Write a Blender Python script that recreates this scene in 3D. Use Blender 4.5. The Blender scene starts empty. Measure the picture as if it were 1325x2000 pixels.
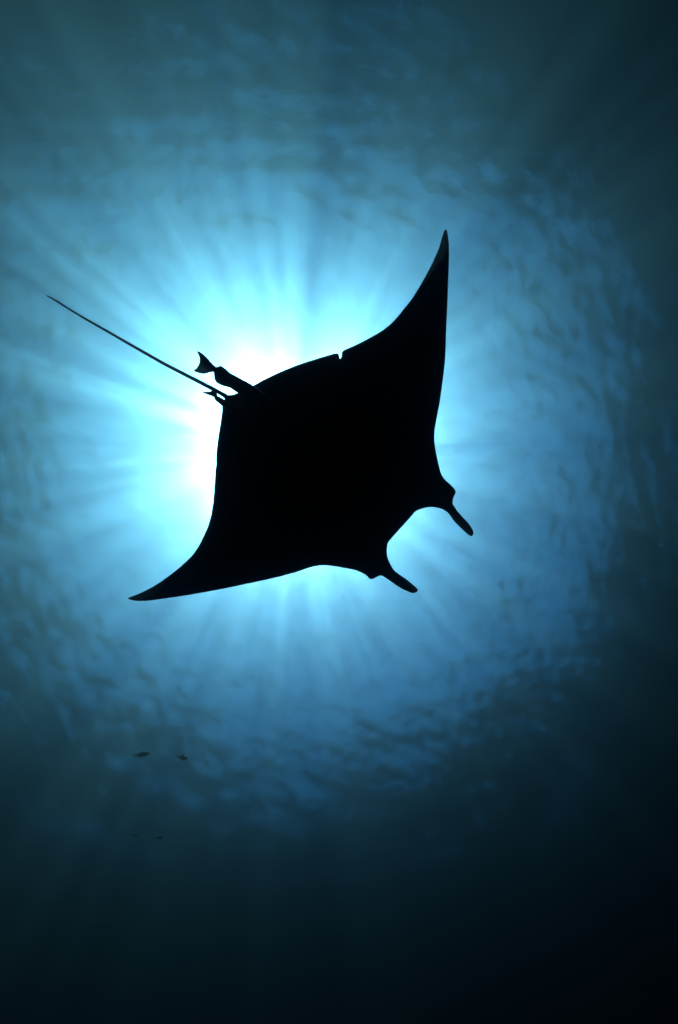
import bpy, bmesh, math, random
import numpy as np
from mathutils import Vector, Matrix
from mathutils.geometry import delaunay_2d_cdt

random.seed(7)
rng = np.random.default_rng(11)
scene = bpy.context.scene
C = scene.collection

# ------------------------------------------------------------------ camera
W, H = 1325.0, 2000.0           # the photograph's own pixels
FPX = 560.0                     # focal length in those pixels (about a 10 mm lens)
DEPTH = 26.0                    # metres of water above the camera
TILT = math.radians(7.0)       # optical axis away from the zenith
UPX, UPY = -0.551, 0.834        # which way the zenith lies in the picture

cam_d = bpy.data.cameras.new('camera')
cam = bpy.data.objects.new('camera', cam_d)
C.objects.link(cam)
cam_d.sensor_fit = 'VERTICAL'
cam_d.sensor_height = 36.0
cam_d.lens = 36.0 * FPX / H
cam_d.clip_start = 0.02
cam_d.clip_end = 2000.0
zen = Vector((UPX * math.tan(TILT), UPY * math.tan(TILT), -1.0)).normalized()
ROT = zen.rotation_difference(Vector((0, 0, 1))).to_matrix()
EYE = Vector((0, 0, -DEPTH))
cam.matrix_world = Matrix.Translation(EYE) @ ROT.to_4x4()
scene.camera = cam


def ray(px, py):
    """World direction of a picture point, one metre deep along the optical axis."""
    return ROT @ Vector(((px - W / 2) / FPX, (H / 2 - py) / FPX, -1.0))


AXIS = ROT @ Vector((0, 0, -1.0))

# ------------------------------------------------------------------ sky, sun, exposure
SUN = ray(570, 880).normalized()
elev = math.asin(SUN.z)
azim = math.atan2(SUN.x, SUN.y)
world = bpy.data.worlds.new('World')
scene.world = world
world.use_nodes = True
wn = world.node_tree
wn.nodes.clear()
wo = wn.nodes.new('ShaderNodeOutputWorld')
bg = wn.nodes.new('ShaderNodeBackground')
sky = wn.nodes.new('ShaderNodeTexSky')
sky.sky_type = 'NISHITA'
sky.sun_disc = False
sky.dust_density = 0.4
sky.ozone_density = 4.0
sky.air_density = 0.8
sky.sun_elevation = elev
sky.sun_rotation = azim
bg.inputs['Strength'].default_value = 0.055
wn.links.new(sky.outputs[0], bg.inputs[0])
wn.links.new(bg.outputs[0], wo.inputs[0])

sun_d = bpy.data.lights.new('sun', 'SUN')
sun_d.energy = 5.0
sun_d.angle = math.radians(0.6)
sun_d.color = (1.0, 0.97, 0.92)
sun = bpy.data.objects.new('sun', sun_d)
C.objects.link(sun)
sun.matrix_world = Matrix.Translation(SUN * 60) @ SUN.to_track_quat('Z', 'Y').to_matrix().to_4x4()

vs = scene.view_settings
vs.view_transform = 'Standard'
vs.look = 'None'
vs.exposure = 4.8
vs.gamma = 1.0
vs.use_curve_mapping = False
scene.render.engine = 'CYCLES'
cy = scene.cycles
cy.use_denoising = True
cy.max_bounces = 6
cy.volume_bounces = 0
cy.transparent_max_bounces = 16
cy.use_adaptive_sampling = False
cy.sample_clamp_indirect = 3.0


# ------------------------------------------------------------------ helpers
def tag(o, label=None, cat=None, group=None, kind=None):
    for k, v in (('label', label), ('category', cat), ('group', group), ('kind', kind)):
        if v:
            o[k] = v
    return o


def material(name):
    m = bpy.data.materials.new(name)
    m.use_nodes = True
    m.node_tree.nodes.clear()
    out = m.node_tree.nodes.new('ShaderNodeOutputMaterial')
    nodes, links = m.node_tree.nodes, m.node_tree.links

    def new(t, **kw):
        n = nodes.new(t)
        for k, v in kw.items():
            if k in n.inputs:
                n.inputs[k].default_value = v
            else:
                setattr(n, k, v)
        return n
    return m, out, new, links.new


def ramp(new, stops):
    r = new('ShaderNodeValToRGB')
    e = r.color_ramp.elements
    e[0].position, e[0].color = stops[0][0], (*stops[0][1], 1)
    e[1].position, e[1].color = stops[-1][0], (*stops[-1][1], 1)
    for p, c in stops[1:-1]:
        x = e.new(p)
        x.color = (*c, 1)
    return r


def link(name, me, mat, parent=None):
    o = bpy.data.objects.new(name, me)
    C.objects.link(o)
    if mat:
        me.materials.append(mat)
    if parent:
        o.parent = parent
        o.matrix_parent_inverse = parent.matrix_world.inverted()
    return o


def empty(name, loc):
    o = bpy.data.objects.new(name, None)
    C.objects.link(o)
    o.empty_display_size = 0.1
    o.matrix_world = Matrix.Translation(loc)
    return o


def mesh(name, verts, faces, smooth=True):
    me = bpy.data.meshes.new(name)
    me.from_pydata([tuple(v) for v in verts], [], faces)
    me.update()
    if smooth:
        me.polygons.foreach_set('use_smooth', [True] * len(me.polygons))
    return me


# ------------------------------------------------------------------ the sea surface, seen from below
def build_surface():
    n = 560
    t = np.linspace(-1, 1, n)
    ax = np.sign(t) * (np.abs(t) * 50 + np.abs(t) ** 5 * 200)
    X, Y = np.meshgrid(ax, ax, indexing='ij')
    Z = np.zeros_like(X)
    wind = math.radians(35)
    fade = 1.0 / (1.0 + (np.hypot(X, Y) / 110.0) ** 4)
    for k in range(46):
        lam = 1.2 * (26.0 / 1.2) ** rng.random()
        d = wind + rng.normal(0, 0.75)
        slope = 0.026 * (1.0 if lam < 5 else 0.7)
        kk = 2 * math.pi / lam
        ph = rng.random() * 6.283
        q = kk * (X * math.cos(d) + Y * math.sin(d)) + ph
        w = np.sin(q + 0.35 * np.sin(0.37 * q + 1.3 * k))
        Z += (slope / kk) * w * (fade if lam < 8 else 1)
    verts = np.stack([X.ravel(), Y.ravel(), Z.ravel()], 1)
    i, j = np.meshgrid(np.arange(n - 1), np.arange(n - 1), indexing='ij')
    a = (i * n + j).ravel()
    faces = np.stack([a, a + n, a + n + 1, a + 1], 1)
    me = bpy.data.meshes.new('water_surface')
    me.vertices.add(len(verts))
    me.vertices.foreach_set('co', verts.ravel())
    me.loops.add(faces.size)
    me.loops.foreach_set('vertex_index', faces.ravel())
    me.polygons.add(len(faces))
    me.polygons.foreach_set('loop_start', np.arange(0, faces.size, 4))
    me.polygons.foreach_set('use_smooth', np.ones(len(faces), dtype=bool))
    me.update(calc_edges=True)
    me.validate()

    m, out, new, L = material('rippled_water_surface')
    geo = new('ShaderNodeNewGeometry')
    mp = new('ShaderNodeMapping')
    mp.inputs['Rotation'].default_value = (0, 0, -wind)
    mp.inputs['Scale'].default_value = (1.0, 0.65, 1.0)
    L(geo.outputs['Position'], mp.inputs['Vector'])
    n1 = new('ShaderNodeTexNoise', Scale=2.6, Detail=6.0, Roughness=0.55, Distortion=0.6)
    L(mp.outputs[0], n1.inputs['Vector'])
    bump = new('ShaderNodeBump', Strength=1.0, Distance=0.055)
    L(n1.outputs[0], bump.inputs['Height'])
    fr = new('ShaderNodeFresnel', IOR=1.34)
    L(bump.outputs[0], fr.inputs['Normal'])
    gl = new('ShaderNodeBsdfGlossy', Roughness=0.03)
    gl.inputs['Color'].default_value = (0.97, 0.97, 0.97, 1)
    L(bump.outputs[0], gl.inputs['Normal'])
    # added noise mask, not real wave shape: holds back sun in patches, making shafts
    c1 = new('ShaderNodeTexNoise', Scale=0.85, Detail=2.0, Roughness=0.5, Distortion=0.3)
    L(mp.outputs[0], c1.inputs['Vector'])
    cr = ramp(new, [(0.42, (0.14, 0.14, 0.14)), (0.50, (0.55, 0.55, 0.55)), (0.56, (1, 1, 1))])
    L(c1.outputs[0], cr.inputs[0])
    tr = new('ShaderNodeBsdfTransparent')
    rf = new('ShaderNodeBsdfRefraction', IOR=1.10, Roughness=0.25)
    L(bump.outputs[0], rf.inputs['Normal'])
    m1 = new('ShaderNodeMixShader')
    L(cr.outputs[0], m1.inputs[0])
    L(rf.outputs[0], m1.inputs[1])
    L(tr.outputs[0], m1.inputs[2])
    mx = new('ShaderNodeMixShader')
    L(fr.outputs[0], mx.inputs[0])
    L(m1.outputs[0], mx.inputs[1])
    L(gl.outputs[0], mx.inputs[2])
    L(mx.outputs[0], out.inputs['Surface'])
    tag(link('water_surface', me, m), 'rippled sea surface seen from below', None, None, 'structure')


build_surface()

# ------------------------------------------------------------------ the water itself: one closed box of even haze
SC1 = (0.0001, 0.0560, 0.0610)   # scattering per metre, broad lobe
SC2 = (0.0660, 0.010, 0.008)    # scattering per metre, narrow forward lobe
AB = (0.0830, 0.0442, 0.0348)    # absorption per metre


def build_haze():
    bm = bmesh.new()
    bmesh.ops.create_cube(bm, size=1.0)
    bmesh.ops.scale(bm, vec=(520, 520, 122.0), verts=bm.verts)
    bmesh.ops.translate(bm, vec=(0, 0, -59.0), verts=bm.verts)
    me = bpy.data.meshes.new('haze')
    bm.to_mesh(me)
    bm.free()
    m, out, new, L = material('sea_water')

    def lobe(kind, rgb, g=None):
        d = max(rgb)
        col = tuple(c / d for c in rgb)
        n = new(kind)
        n.inputs['Density'].default_value = d
        if g is None:
            col = tuple(1 - c / d for c in rgb)   # absorption: density * (1 - colour)
        else:
            n.phase = 'DRAINE'          # almost nothing is thrown sideways
            n.inputs['Alpha'].default_value = 100.0
            n.inputs['Anisotropy'].default_value = g
        n.inputs['Color'].default_value = (*col, 1)
        return n
    a = lobe('ShaderNodeVolumeScatter', SC1, 0.875)
    b = lobe('ShaderNodeVolumeScatter', SC2, 0.965)
    c = lobe('ShaderNodeVolumeAbsorption', AB)
    s1, s2 = new('ShaderNodeAddShader'), new('ShaderNodeAddShader')
    L(a.outputs[0], s1.inputs[0])
    L(b.outputs[0], s1.inputs[1])
    L(s1.outputs[0], s2.inputs[0])
    L(c.outputs[0], s2.inputs[1])
    L(s2.outputs[0], out.inputs['Volume'])
    tag(link('haze', me, m), 'clear blue green sea water all around', None, None, 'stuff')


build_haze()


# ------------------------------------------------------------------ animals: outlines swelled to rounded bodies
def spline(pts, sub=3, closed=True):
    """Catmull-Rom through the points, so that no straight facets show."""
    P = [np.array(p, float) for p in pts]
    n = len(P)
    res = []
    for i in range(n if closed else n - 1):
        p0 = P[(i - 1) % n] if closed or i else P[i]
        p1, p2 = P[i], P[(i + 1) % n]
        p3 = P[(i + 2) % n] if closed or i + 2 < n else p2
        m = max(1, min(sub, int(np.hypot(*(p2 - p1)) / 2.5)))
        for k in range(m):
            t = k / m
            res.append(0.5 * (2 * p1 + (p2 - p0) * t + (2 * p0 - 5 * p1 + 4 * p2 - p3) * t * t
                              + (3 * p1 - p0 - 3 * p2 + p3) * t ** 3))
    if not closed:
        res.append(P[-1])
    return np.array(res)


def swell(name, pts, depth, thick, spacing, power=0.5, low=1.0, sub=4, smooth_pts=True):
    """Two domed sheets over an outline, sharing its rim. depth(px, py) gives metres along the optical axis,
    thick the greatest half thickness in metres; the swelling is the Poisson solution over the outline."""
    thick *= KM
    o = spline(pts, sub) if smooth_pts else np.array(pts, float)
    n = len(o)
    lo, hi = o.min(0), o.max(0)
    gx = np.arange(lo[0] + spacing * 0.5, hi[0], spacing)
    gy = np.arange(lo[1] + spacing * 0.5, hi[1], spacing * 0.866)
    G = np.array([(x + (spacing * 0.5 if r % 2 else 0), y) for r, y in enumerate(gy) for x in gx])
    if len(G):
        a, b = o, np.roll(o, -1, 0)
        x, y = G[:, :1], G[:, 1:]
        cond = (a[:, 1] > y) != (b[:, 1] > y)
        with np.errstate(divide='ignore', invalid='ignore'):
            xi = (b[:, 0] - a[:, 0]) * (y - a[:, 1]) / (b[:, 1] - a[:, 1]) + a[:, 0]
        inside = (np.sum(cond & (x < xi), 1) % 2) == 1
        d = b - a
        tt = np.clip(((x - a[:, 0]) * d[:, 0] + (y - a[:, 1]) * d[:, 1]) / np.maximum((d ** 2).sum(1), 1e-9), 0, 1)
        dist = np.hypot(x - (a[:, 0] + tt * d[:, 0]), y - (a[:, 1] + tt * d[:, 1])).min(1)
        G = G[inside & (dist > spacing * 0.45)]
    allp = [Vector(p) for p in o] + [Vector(p) for p in G]
    vs_, _, fs, ov, _, _ = delaunay_2d_cdt(allp, [], [list(range(n))], 1, 1e-5)
    V = np.array([(v.x, v.y) for v in vs_])
    rim = np.zeros(len(V), bool)
    for k, src in enumerate(ov):
        rim[k] = any(s < n for s in src) or not src
    # Poisson equation on the triangles (cotangent weights)
    N = len(V)
    A = np.zeros((N, N))
    rhs = np.zeros(N)
    for f in fs:
        for k in range(3):
            i, j, l = f[k], f[(k + 1) % 3], f[(k + 2) % 3]
            u, w = V[i] - V[l], V[j] - V[l]
            cr = abs(u[0] * w[1] - u[1] * w[0])
            wt = max(0.02, min(20.0, (u @ w) / max(cr, 1e-9))) * 0.5
            A[i, i] += wt
            A[j, j] += wt
            A[i, j] -= wt
            A[j, i] -= wt
            rhs[l] += cr / 6
    fr = np.where(~rim)[0]
    phi = np.zeros(N)
    if len(fr):
        phi[fr] = np.linalg.solve(A[np.ix_(fr, fr)], rhs[fr])
    h = (np.clip(phi, 0, None) / max(phi.max(), 1e-9)) ** power * thick
    verts, up, dn = [], {}, {}
    for k in range(N):
        p = EYE + ray(*V[k]) * depth(*V[k])
        if rim[k]:
            up[k] = dn[k] = len(verts)
            verts.append(p)
        else:
            up[k] = len(verts)
            verts.append(p + AXIS * h[k])
            dn[k] = len(verts)
            verts.append(p - AXIS * h[k] * low)
    faces = []
    for f in fs:
        faces.append([up[i] for i in f])
        faces.append([dn[i] for i in reversed(f)])
    me = mesh(name, verts, faces)
    bm = bmesh.new()
    bm.from_mesh(me)
    bmesh.ops.recalc_face_normals(bm, faces=bm.faces)
    bm.to_mesh(me)
    bm.free()
    return me


def tube(name, path, radii, sides=10):
    """A tapering round tube through points in space."""
    P = [Vector(p) for p in path]
    verts, faces = [], []
    for i, p in enumerate(P):
        t = (P[min(i + 1, len(P) - 1)] - P[max(i - 1, 0)]).normalized()
        u = t.cross(AXIS).normalized()
        v = t.cross(u)
        for s in range(sides):
            a = 2 * math.pi * s / sides
            verts.append(p + (u * math.cos(a) + v * math.sin(a)) * radii[i])
    for i in range(len(P) - 1):
        for s in range(sides):
            a, b = i * sides + s, i * sides + (s + 1) % sides
            faces.append([a, b, b + sides, a + sides])
    faces.append(list(range(sides))[::-1])
    faces.append([(len(P) - 1) * sides + s for s in range(sides)])
    return mesh(name, verts, faces)


def ball(name, centre, r, squash=1.0, axis=None):
    bm = bmesh.new()
    bmesh.ops.create_uvsphere(bm, u_segments=16, v_segments=10, radius=r)
    q = (axis or AXIS).to_track_quat('Z', 'Y').to_matrix().to_4x4()
    bmesh.ops.transform(bm, matrix=Matrix.Translation(centre) @ q @ Matrix.Diagonal((1, 1, squash, 1)), verts=bm.verts)
    me = bpy.data.meshes.new(name)
    bm.to_mesh(me)
    bm.free()
    me.polygons.foreach_set('use_smooth', [True] * len(me.polygons))
    return me


def skin(name, dark, light, scale, rough):
    m, out, new, L = material(name)
    geo = new('ShaderNodeTexCoord')
    a = new('ShaderNodeTexNoise', Scale=scale, Detail=6.0, Roughness=0.6)
    L(geo.outputs['Object'], a.inputs['Vector'])
    r = ramp(new, [(0.40, dark), (0.58, tuple((x + y) / 2 for x, y in zip(dark, light))), (0.72, light)])
    L(a.outputs[0], r.inputs[0])
    f = new('ShaderNodeTexNoise', Scale=scale * 30, Detail=3.0)
    L(geo.outputs['Object'], f.inputs['Vector'])
    b = new('ShaderNodeBump', Strength=0.25, Distance=0.004)
    L(f.outputs[0], b.inputs['Height'])
    p = new('ShaderNodeBsdfPrincipled', Roughness=rough)
    L(r.outputs[0], p.inputs['Base Color'])
    L(b.outputs[0], p.inputs['Normal'])
    L(p.outputs[0], out.inputs['Surface'])
    return m


MANTA = skin('manta_skin', (0.012, 0.014, 0.017), (0.035, 0.040, 0.046), 2.5, 0.55)
REMORA = skin('remora_skin', (0.012, 0.015, 0.017), (0.05, 0.055, 0.06), 14.0, 0.6)
FISH = skin('fish_skin', (0.004, 0.005, 0.006), (0.009, 0.010, 0.011), 9.0, 0.8)
EYE_M = skin('eye', (0.004, 0.004, 0.005), (0.008, 0.008, 0.009), 20.0, 0.15)

# ---- manta ray: its body axis runs from the tail root to the mouth in the picture
AX0 = np.array((440.0, 775.0))
AXD = np.array((0.789, 0.615))
AXN = np.array((0.615, -0.789))
MZ = 1.8
KM = MZ / 2.6                   # everything on the animal was measured for a depth of 2.6 m


def manta_depth(px, py):
    s = (np.array((px, py)) - AX0) @ AXN
    c = (np.array((px, py)) - AX0) @ AXD
    return KM * (2.6 - 0.00042 * s + 0.38 * (abs(s) / 500.0) ** 2.2 + 0.00012 * (c - 200))


def at(px, py, off=0.0):
    return EYE + ray(px, py) * (manta_depth(px, py) + off * KM)


BODY = [(446, 772), (455, 771), (462, 768), (478, 761), (497, 752), (515, 742), (551, 725), (584.5, 712), (618, 701),
        (643, 693.6), (657, 690), (661.5, 692), (664, 700), (665.6, 700.5), (667, 696), (668.6, 687.5),
        (672, 684), (700, 671.5), (722, 660), (745, 647), (764, 632), (780, 615), (788, 604.5),
        (797, 594), (805.6, 582.6), (815, 567.7), (824.6, 551.5), (834, 534.6), (843.5, 516.4), (851.6, 499),
        (858.3, 482.7), (863, 466.5), (866.4, 455), (869, 449.3), (871.3, 447.6), (873.3, 449.8), (875, 458),
        (877, 474.6), (877.6, 494.8), (877, 516.4), (876, 542), (875.2, 565), (874.2, 592), (873.2, 616), (872.2, 640),
        (871.3, 666), (870, 700), (868, 720), (864.5, 748), (859.4, 785), (853.5, 816), (850, 836), (848.7, 856),
        (850.7, 876), (854.7, 896), (858.6, 913), (862, 925), (868, 935), (878, 944.7), (886, 952.5), (889.6, 958),
        (890, 963), (888, 968), (885.6, 974), (884.6, 980), (885.5, 987), (887, 994), (884, 1000), (876, 1001),
        (864.6, 994.7), (853.7, 991.8), (844, 990.3), (833, 991.3), (822.3, 994.2), (812.7, 998.5),
        (804, 1008), (789.7, 1024), (775.2, 1040), (765.6, 1051), (758.3, 1060), (756.4, 1069), (756, 1078.7),
        (757.4, 1088.4), (760.8, 1098), (764.5, 1106), (764, 1117), (759, 1126), (752, 1127),
        (747.5, 1124.8), (741.4, 1124.6), (735.4, 1127.5), (728, 1131), (722, 1130.4), (718.5, 1126.5), (714, 1122.4),
        (705, 1117.8), (695.5, 1114), (687, 1112), (673.8, 1109.6), (659.3, 1106.8), (640, 1104.4), (628, 1104.4),
        (616.3, 1105.9), (600.5, 1109.8), (578.3, 1117.5), (553, 1124.6), (527.5, 1130.6), (486.3, 1139.6),
        (437.5, 1149.6), (396, 1157.5), (354.5, 1164.3), (320.6, 1169.3), (294, 1172.8), (277, 1173.8), (264, 1173.3),
        (254.5, 1171.3), (249.6, 1168.8), (253.6, 1166.4), (265.8, 1161.9), (282.8, 1154.3), (305.5, 1141.9),
        (330, 1125), (350.8, 1108.5), (369.6, 1091.5), (379, 1081), (389.4, 1065), (398.9, 1046), (405.5, 1031),
        (410, 1017), (413.5, 1003), (417, 979), (419, 953), (420.3, 935), (421, 917), (422.6, 908), (423, 886),
        (426, 858), (429.6, 835), (432.4, 816), (434, 804), (434.2, 792), (437, 783), (441, 777)]
LOBE_A = [(880, 985), (885.5, 985.7), (893.6, 997.8), (903, 1008.7), (913, 1019.5), (921, 1030), (925, 1037.7),
          (925.2, 1042.5), (923, 1046.8), (920, 1047.3), (914, 1043.7), (904.4, 1035), (894.8, 1025.6), (886.3, 1017),
          (879, 1006), (872.5, 998.6), (866, 990)]
LOBE_B = [(756, 1106), (763, 1103), (766, 1108), (771.6, 1115), (782.5, 1123.4), (794.6, 1131.8), (806.6, 1141.5), (814, 1148.3),
          (816.5, 1152.9), (814, 1156.7), (809, 1158.4), (801.8, 1157.2), (789.7, 1152), (777.7, 1145.4), (765.6, 1137),
          (754.7, 1129.4), (747, 1124), (746, 1116)]
TAIL = [(92.7, 578.2, 1.2), (102, 583, 1.6), (113, 589.3, 1.8), (140, 606.6, 1.8), (170, 624.5, 2.1), (201, 642, 2.3),
        (261, 676.5, 2.7), (321, 710.5, 3.1), (382, 742, 3.6), (415, 759, 3.9), (436, 770.5, 4.2), (450, 780, 5.5), (476, 799, 12.0)]

manta = empty('manta_ray', at(640, 880))
tag(manta, 'huge black manta ray gliding overhead with wings spread and long thin tail', 'manta ray')
body = link('body', swell('body', BODY, manta_depth, 0.23, 8.5, 0.62, 0.85), MANTA, manta)
for pts in (LOBE_A, LOBE_B):
    link('cephalic_lobe', swell('cephalic_lobe', pts, lambda x, y: manta_depth(x, y) - 0.02 * KM, 0.035, 3.5), MANTA, manta)
link('tail', tube('tail', [at(x, y, 0.02) for x, y, r in TAIL], [r * MZ / FPX for x, y, r in TAIL]), MANTA, manta)
for (x, y), s in (((884.6, 961), 1), ((727, 1125.5), -1)):
    link('eye', ball('eye', at(x, y, 0.01), 0.026 * KM), EYE_M, manta)
# small dorsal fin on the back, at the root of the tail
df = [at(470, 797, 0.09), at(447, 780, 0.07), at(436, 771.5, 0.10), at(444, 778, 0.19), at(458, 788, 0.17)]
side = (at(470, 775) - at(455, 795)).normalized() * 0.012 * KM
link('dorsal_fin', mesh('dorsal_fin', [p + side for p in df] + [p - side for p in df],
     [[0, 1, 2, 3, 4], [9, 8, 7, 6, 5]] + [[(k + 1) % 5, k, 5 + k, 5 + (k + 1) % 5] for k in range(5)], False), MANTA, manta)
# five gill slits on either side of the belly, behind the mouth
bvh = None
from mathutils.bvhtree import BVHTree
bvh = BVHTree.FromPolygons([v.co for v in body.data.vertices], [list(p.vertices) for p in body.data.polygons])
for sgn in (1, -1):
    for k in range(5):
        pts = []
        for q in range(7):
            u = q / 6
            c = 330 - 26 * k - 8 * math.sin(u * math.pi)
            s = sgn * (34 + 4 * k + (52 - 5 * k) * u)
            p = AX0 + AXD * c + AXN * s
            hit = bvh.ray_cast(EYE, ray(*p).normalized())
            if hit[0] is not None:
                pts.append(hit[0])
        if len(pts) > 2:
            rr = [0.003 + 0.005 * math.sin(math.pi * (i + 0.5) / len(pts)) for i in range(len(pts))]
            link('gill_slit', tube('gill_slit', pts, rr, 6), EYE_M, manta)

# ---- the large remora under the trailing edge


def remora_depth(px, py):
    return manta_depth(px, py) - KM * 0.27 + KM * 0.10 * max(0.0, min(1.0, (470 - px) / 90.0))


R_BODY = [(420.5, 716), (424, 717.5), (433, 719), (441, 723.5), (450, 729.5), (463.5, 736.2), (473.3, 741.6), (484, 746.5), (496, 753.5),
          (512, 764), (530, 778), (547, 793), (558, 805), (561, 812), (556, 815), (543, 812), (524, 803), (505, 791),
          (485, 779), (463.5, 766.6), (455.6, 761.7), (448.8, 757), (437, 752), (428, 744), (422, 735), (418, 727)]
R_TAIL = [(385, 686), (394.7, 690), (405.8, 700), (415.6, 711), (421.5, 716), (423, 722), (419, 727), (415, 726.2), (407, 728), (400, 730),
          (392, 729.3), (383.5, 726.6), (379.3, 723.8), (385, 718), (389.6, 710), (390.6, 701.4), (389, 694.4)]
R_DORS = [(423, 717), (427, 715.6), (431.4, 714.6), (436, 717.2), (441, 720.5), (450, 728.5), (464, 736), (478, 745), (470, 748), (450, 737), (432, 722)]
R_ANAL = [(418.3, 727), (418.4, 732), (418.8, 737.7), (420.4, 742.5), (422.8, 746.5), (427, 750), (437, 754), (449, 756.9), (452, 754), (440, 748), (426, 735), (422, 728)]
remora = empty('remora', EYE + ray(470, 750) * remora_depth(470, 750))
tag(remora, 'larger remora with forked tail fin sticking out behind the manta', 'remora')
link('body', swell('body', R_BODY, remora_depth, 0.055, 3.6), REMORA, remora)
link('caudal_fin', swell('caudal_fin', R_TAIL, remora_depth, 0.008, 3.0), REMORA, remora)
link('dorsal_fin', swell('dorsal_fin', R_DORS, remora_depth, 0.008, 3.0), REMORA, remora)
link('anal_fin', swell('anal_fin', R_ANAL, remora_depth, 0.008, 3.0), REMORA, remora)

# ---- the smaller remora below the tail root
S_BODY = [(418.8, 776), (419.2, 779.2), (421.7, 782.9), (428.3, 787.7), (434.3, 793), (444, 801), (456, 808), (464, 811), (467, 808), (462, 800),
          (452, 790), (444, 783.5), (436.8, 779.4), (431.3, 776.2), (425, 773.4), (422, 773)]
S_TAIL = [(394.8, 765.4), (409, 765), (413.5, 763.6), (412, 760.5), (414, 758.8), (420, 762.5), (424.5, 769), (425.3, 773.6), (421, 777),
          (418.4, 776), (413.8, 773.5), (405.4, 770.4)]
small = empty('remora', EYE + ray(440, 790) * (manta_depth(440, 790) - 0.1 * KM))
tag(small, 'smaller remora with pointed tail tucked beside the root of the manta tail', 'remora')
sdep = lambda x, y: manta_depth(x, y) - KM * 0.13 + KM * 0.05 * max(0.0, min(1.0, (445 - x) / 50.0))
link('body', swell('body', S_BODY, sdep, 0.03, 2.6), REMORA, small)
link('caudal_fin', swell('caudal_fin', S_TAIL, sdep, 0.006, 2.6), REMORA, small)


# ------------------------------------------------------------------ far fish
def far_fish(px, py, dist, length, deep, slope, label, flip=1):
    """A fish swimming in the open water: a lofted body with forked tail fin and a dorsal fin."""
    base = EYE + ray(px, py).normalized() * dist
    right = (ray(px + 20, py - 20 * slope) - ray(px, py)).normalized()
    view = ray(px, py).normalized()
    fwd = (right - view * right.dot(view)).normalized() * flip
    side_ = view
    up = side_.cross(fwd).normalized()
    if up.dot(ray(px, py - 30) - ray(px, py)) < 0:
        up = -up
    root = empty('fish', base)
    tag(root, label, 'fish', 'fish swimming in the distance')
    prof = [(-0.40, 0.035, 0.02), (-0.33, 0.05, 0.03), (-0.2, 0.30, 0.2), (-0.05, 0.46, 0.3), (0.1, 0.5, 0.33), (0.25, 0.44, 0.3),
            (0.38, 0.28, 0.2), (0.46, 0.12, 0.1), (0.5, 0.01, 0.01)]
    verts, faces, n = [], [], 12
    for x, h, w in prof:
        for s in range(n):
            a = 2 * math.pi * s / n
            verts.append(base + fwd * x * length + up * (math.sin(a) * h * deep) + side_ * (math.cos(a) * w * deep))
    for i in range(len(prof) - 1):
        for s in range(n):
            a, b = i * n + s, i * n + (s + 1) % n
            faces.append([a, b, b + n, a + n])
    faces.append(list(range(n))[::-1])
    faces.append([(len(prof) - 1) * n + s for s in range(n)])
    link('body', mesh('body', verts, faces), FISH, root)

    def fin(name, out2):
        k = len(out2)
        t = 0.012 * length
        vs2 = [base + fwd * a * length + up * b * deep + side_ * sg * t for sg in (1, -1) for a, b in out2]
        fs = [list(range(k)), list(range(2 * k - 1, k - 1, -1))] + [[(i + 1) % k, i, k + i, k + (i + 1) % k] for i in range(k)]
        link(name, mesh(name, vs2, fs, False), FISH, root)
    fin('caudal_fin', [(-0.37, 0.05), (-0.52, 0.42), (-0.50, 0.2), (-0.45, 0.0), (-0.50, -0.2), (-0.52, -0.42), (-0.37, -0.05)])
    fin('dorsal_fin', [(0.2, 0.42), (0.05, 0.62), (-0.1, 0.56), (-0.25, 0.22)])
    return root


far_fish(277, 1474, 10.0, 0.352, 0.088, 0.16, 'slender dark fish, leftmost of the two nearer fish at lower left')
far_fish(357, 1479.5, 10.0, 0.27, 0.10, -0.12, 'shorter deep bodied dark fish, right of the slender fish at lower left')
far_fish(264, 1631, 15.0, 0.21, 0.06, -0.1, 'barely visible fish deep in dark water, left one of the lowest pair')
far_fish(311, 1636.5, 13.0, 0.21, 0.06, 0.0, 'barely visible fish deep in dark water, right one of the lowest pair')

# ------------------------------------------------------------------ specks drifting in the water
verts, faces = [], []
for k in range(90):
    px, py = random.uniform(100, 1200), random.uniform(200, 1500)
    p = EYE + ray(px, py) * random.uniform(0.6, 2.0)
    r = random.uniform(0.0005, 0.0014)
    b = len(verts)
    sq = random.uniform(0.5, 1.6)
    for v in ((1, 0, 0), (-1, 0, 0), (0, 1, 0), (0, -1, 0), (0, 0, 1), (0, 0, -1)):
        verts.append(p + Vector((v[0] * sq, v[1], v[2])) * r * random.uniform(0.7, 1.3))
    faces += [[b + i for i in f] for f in ((0, 2, 4), (2, 1, 4), (1, 3, 4), (3, 0, 4), (2, 0, 5), (1, 2, 5), (3, 1, 5), (0, 3, 5))]
SNOW = skin('speck', (0.35, 0.38, 0.36), (0.6, 0.62, 0.6), 30.0, 0.8)
tag(link('drifting_specks', mesh('drifting_specks', verts, faces), SNOW), 'tiny pale specks drifting in the water', None, None, 'stuff')
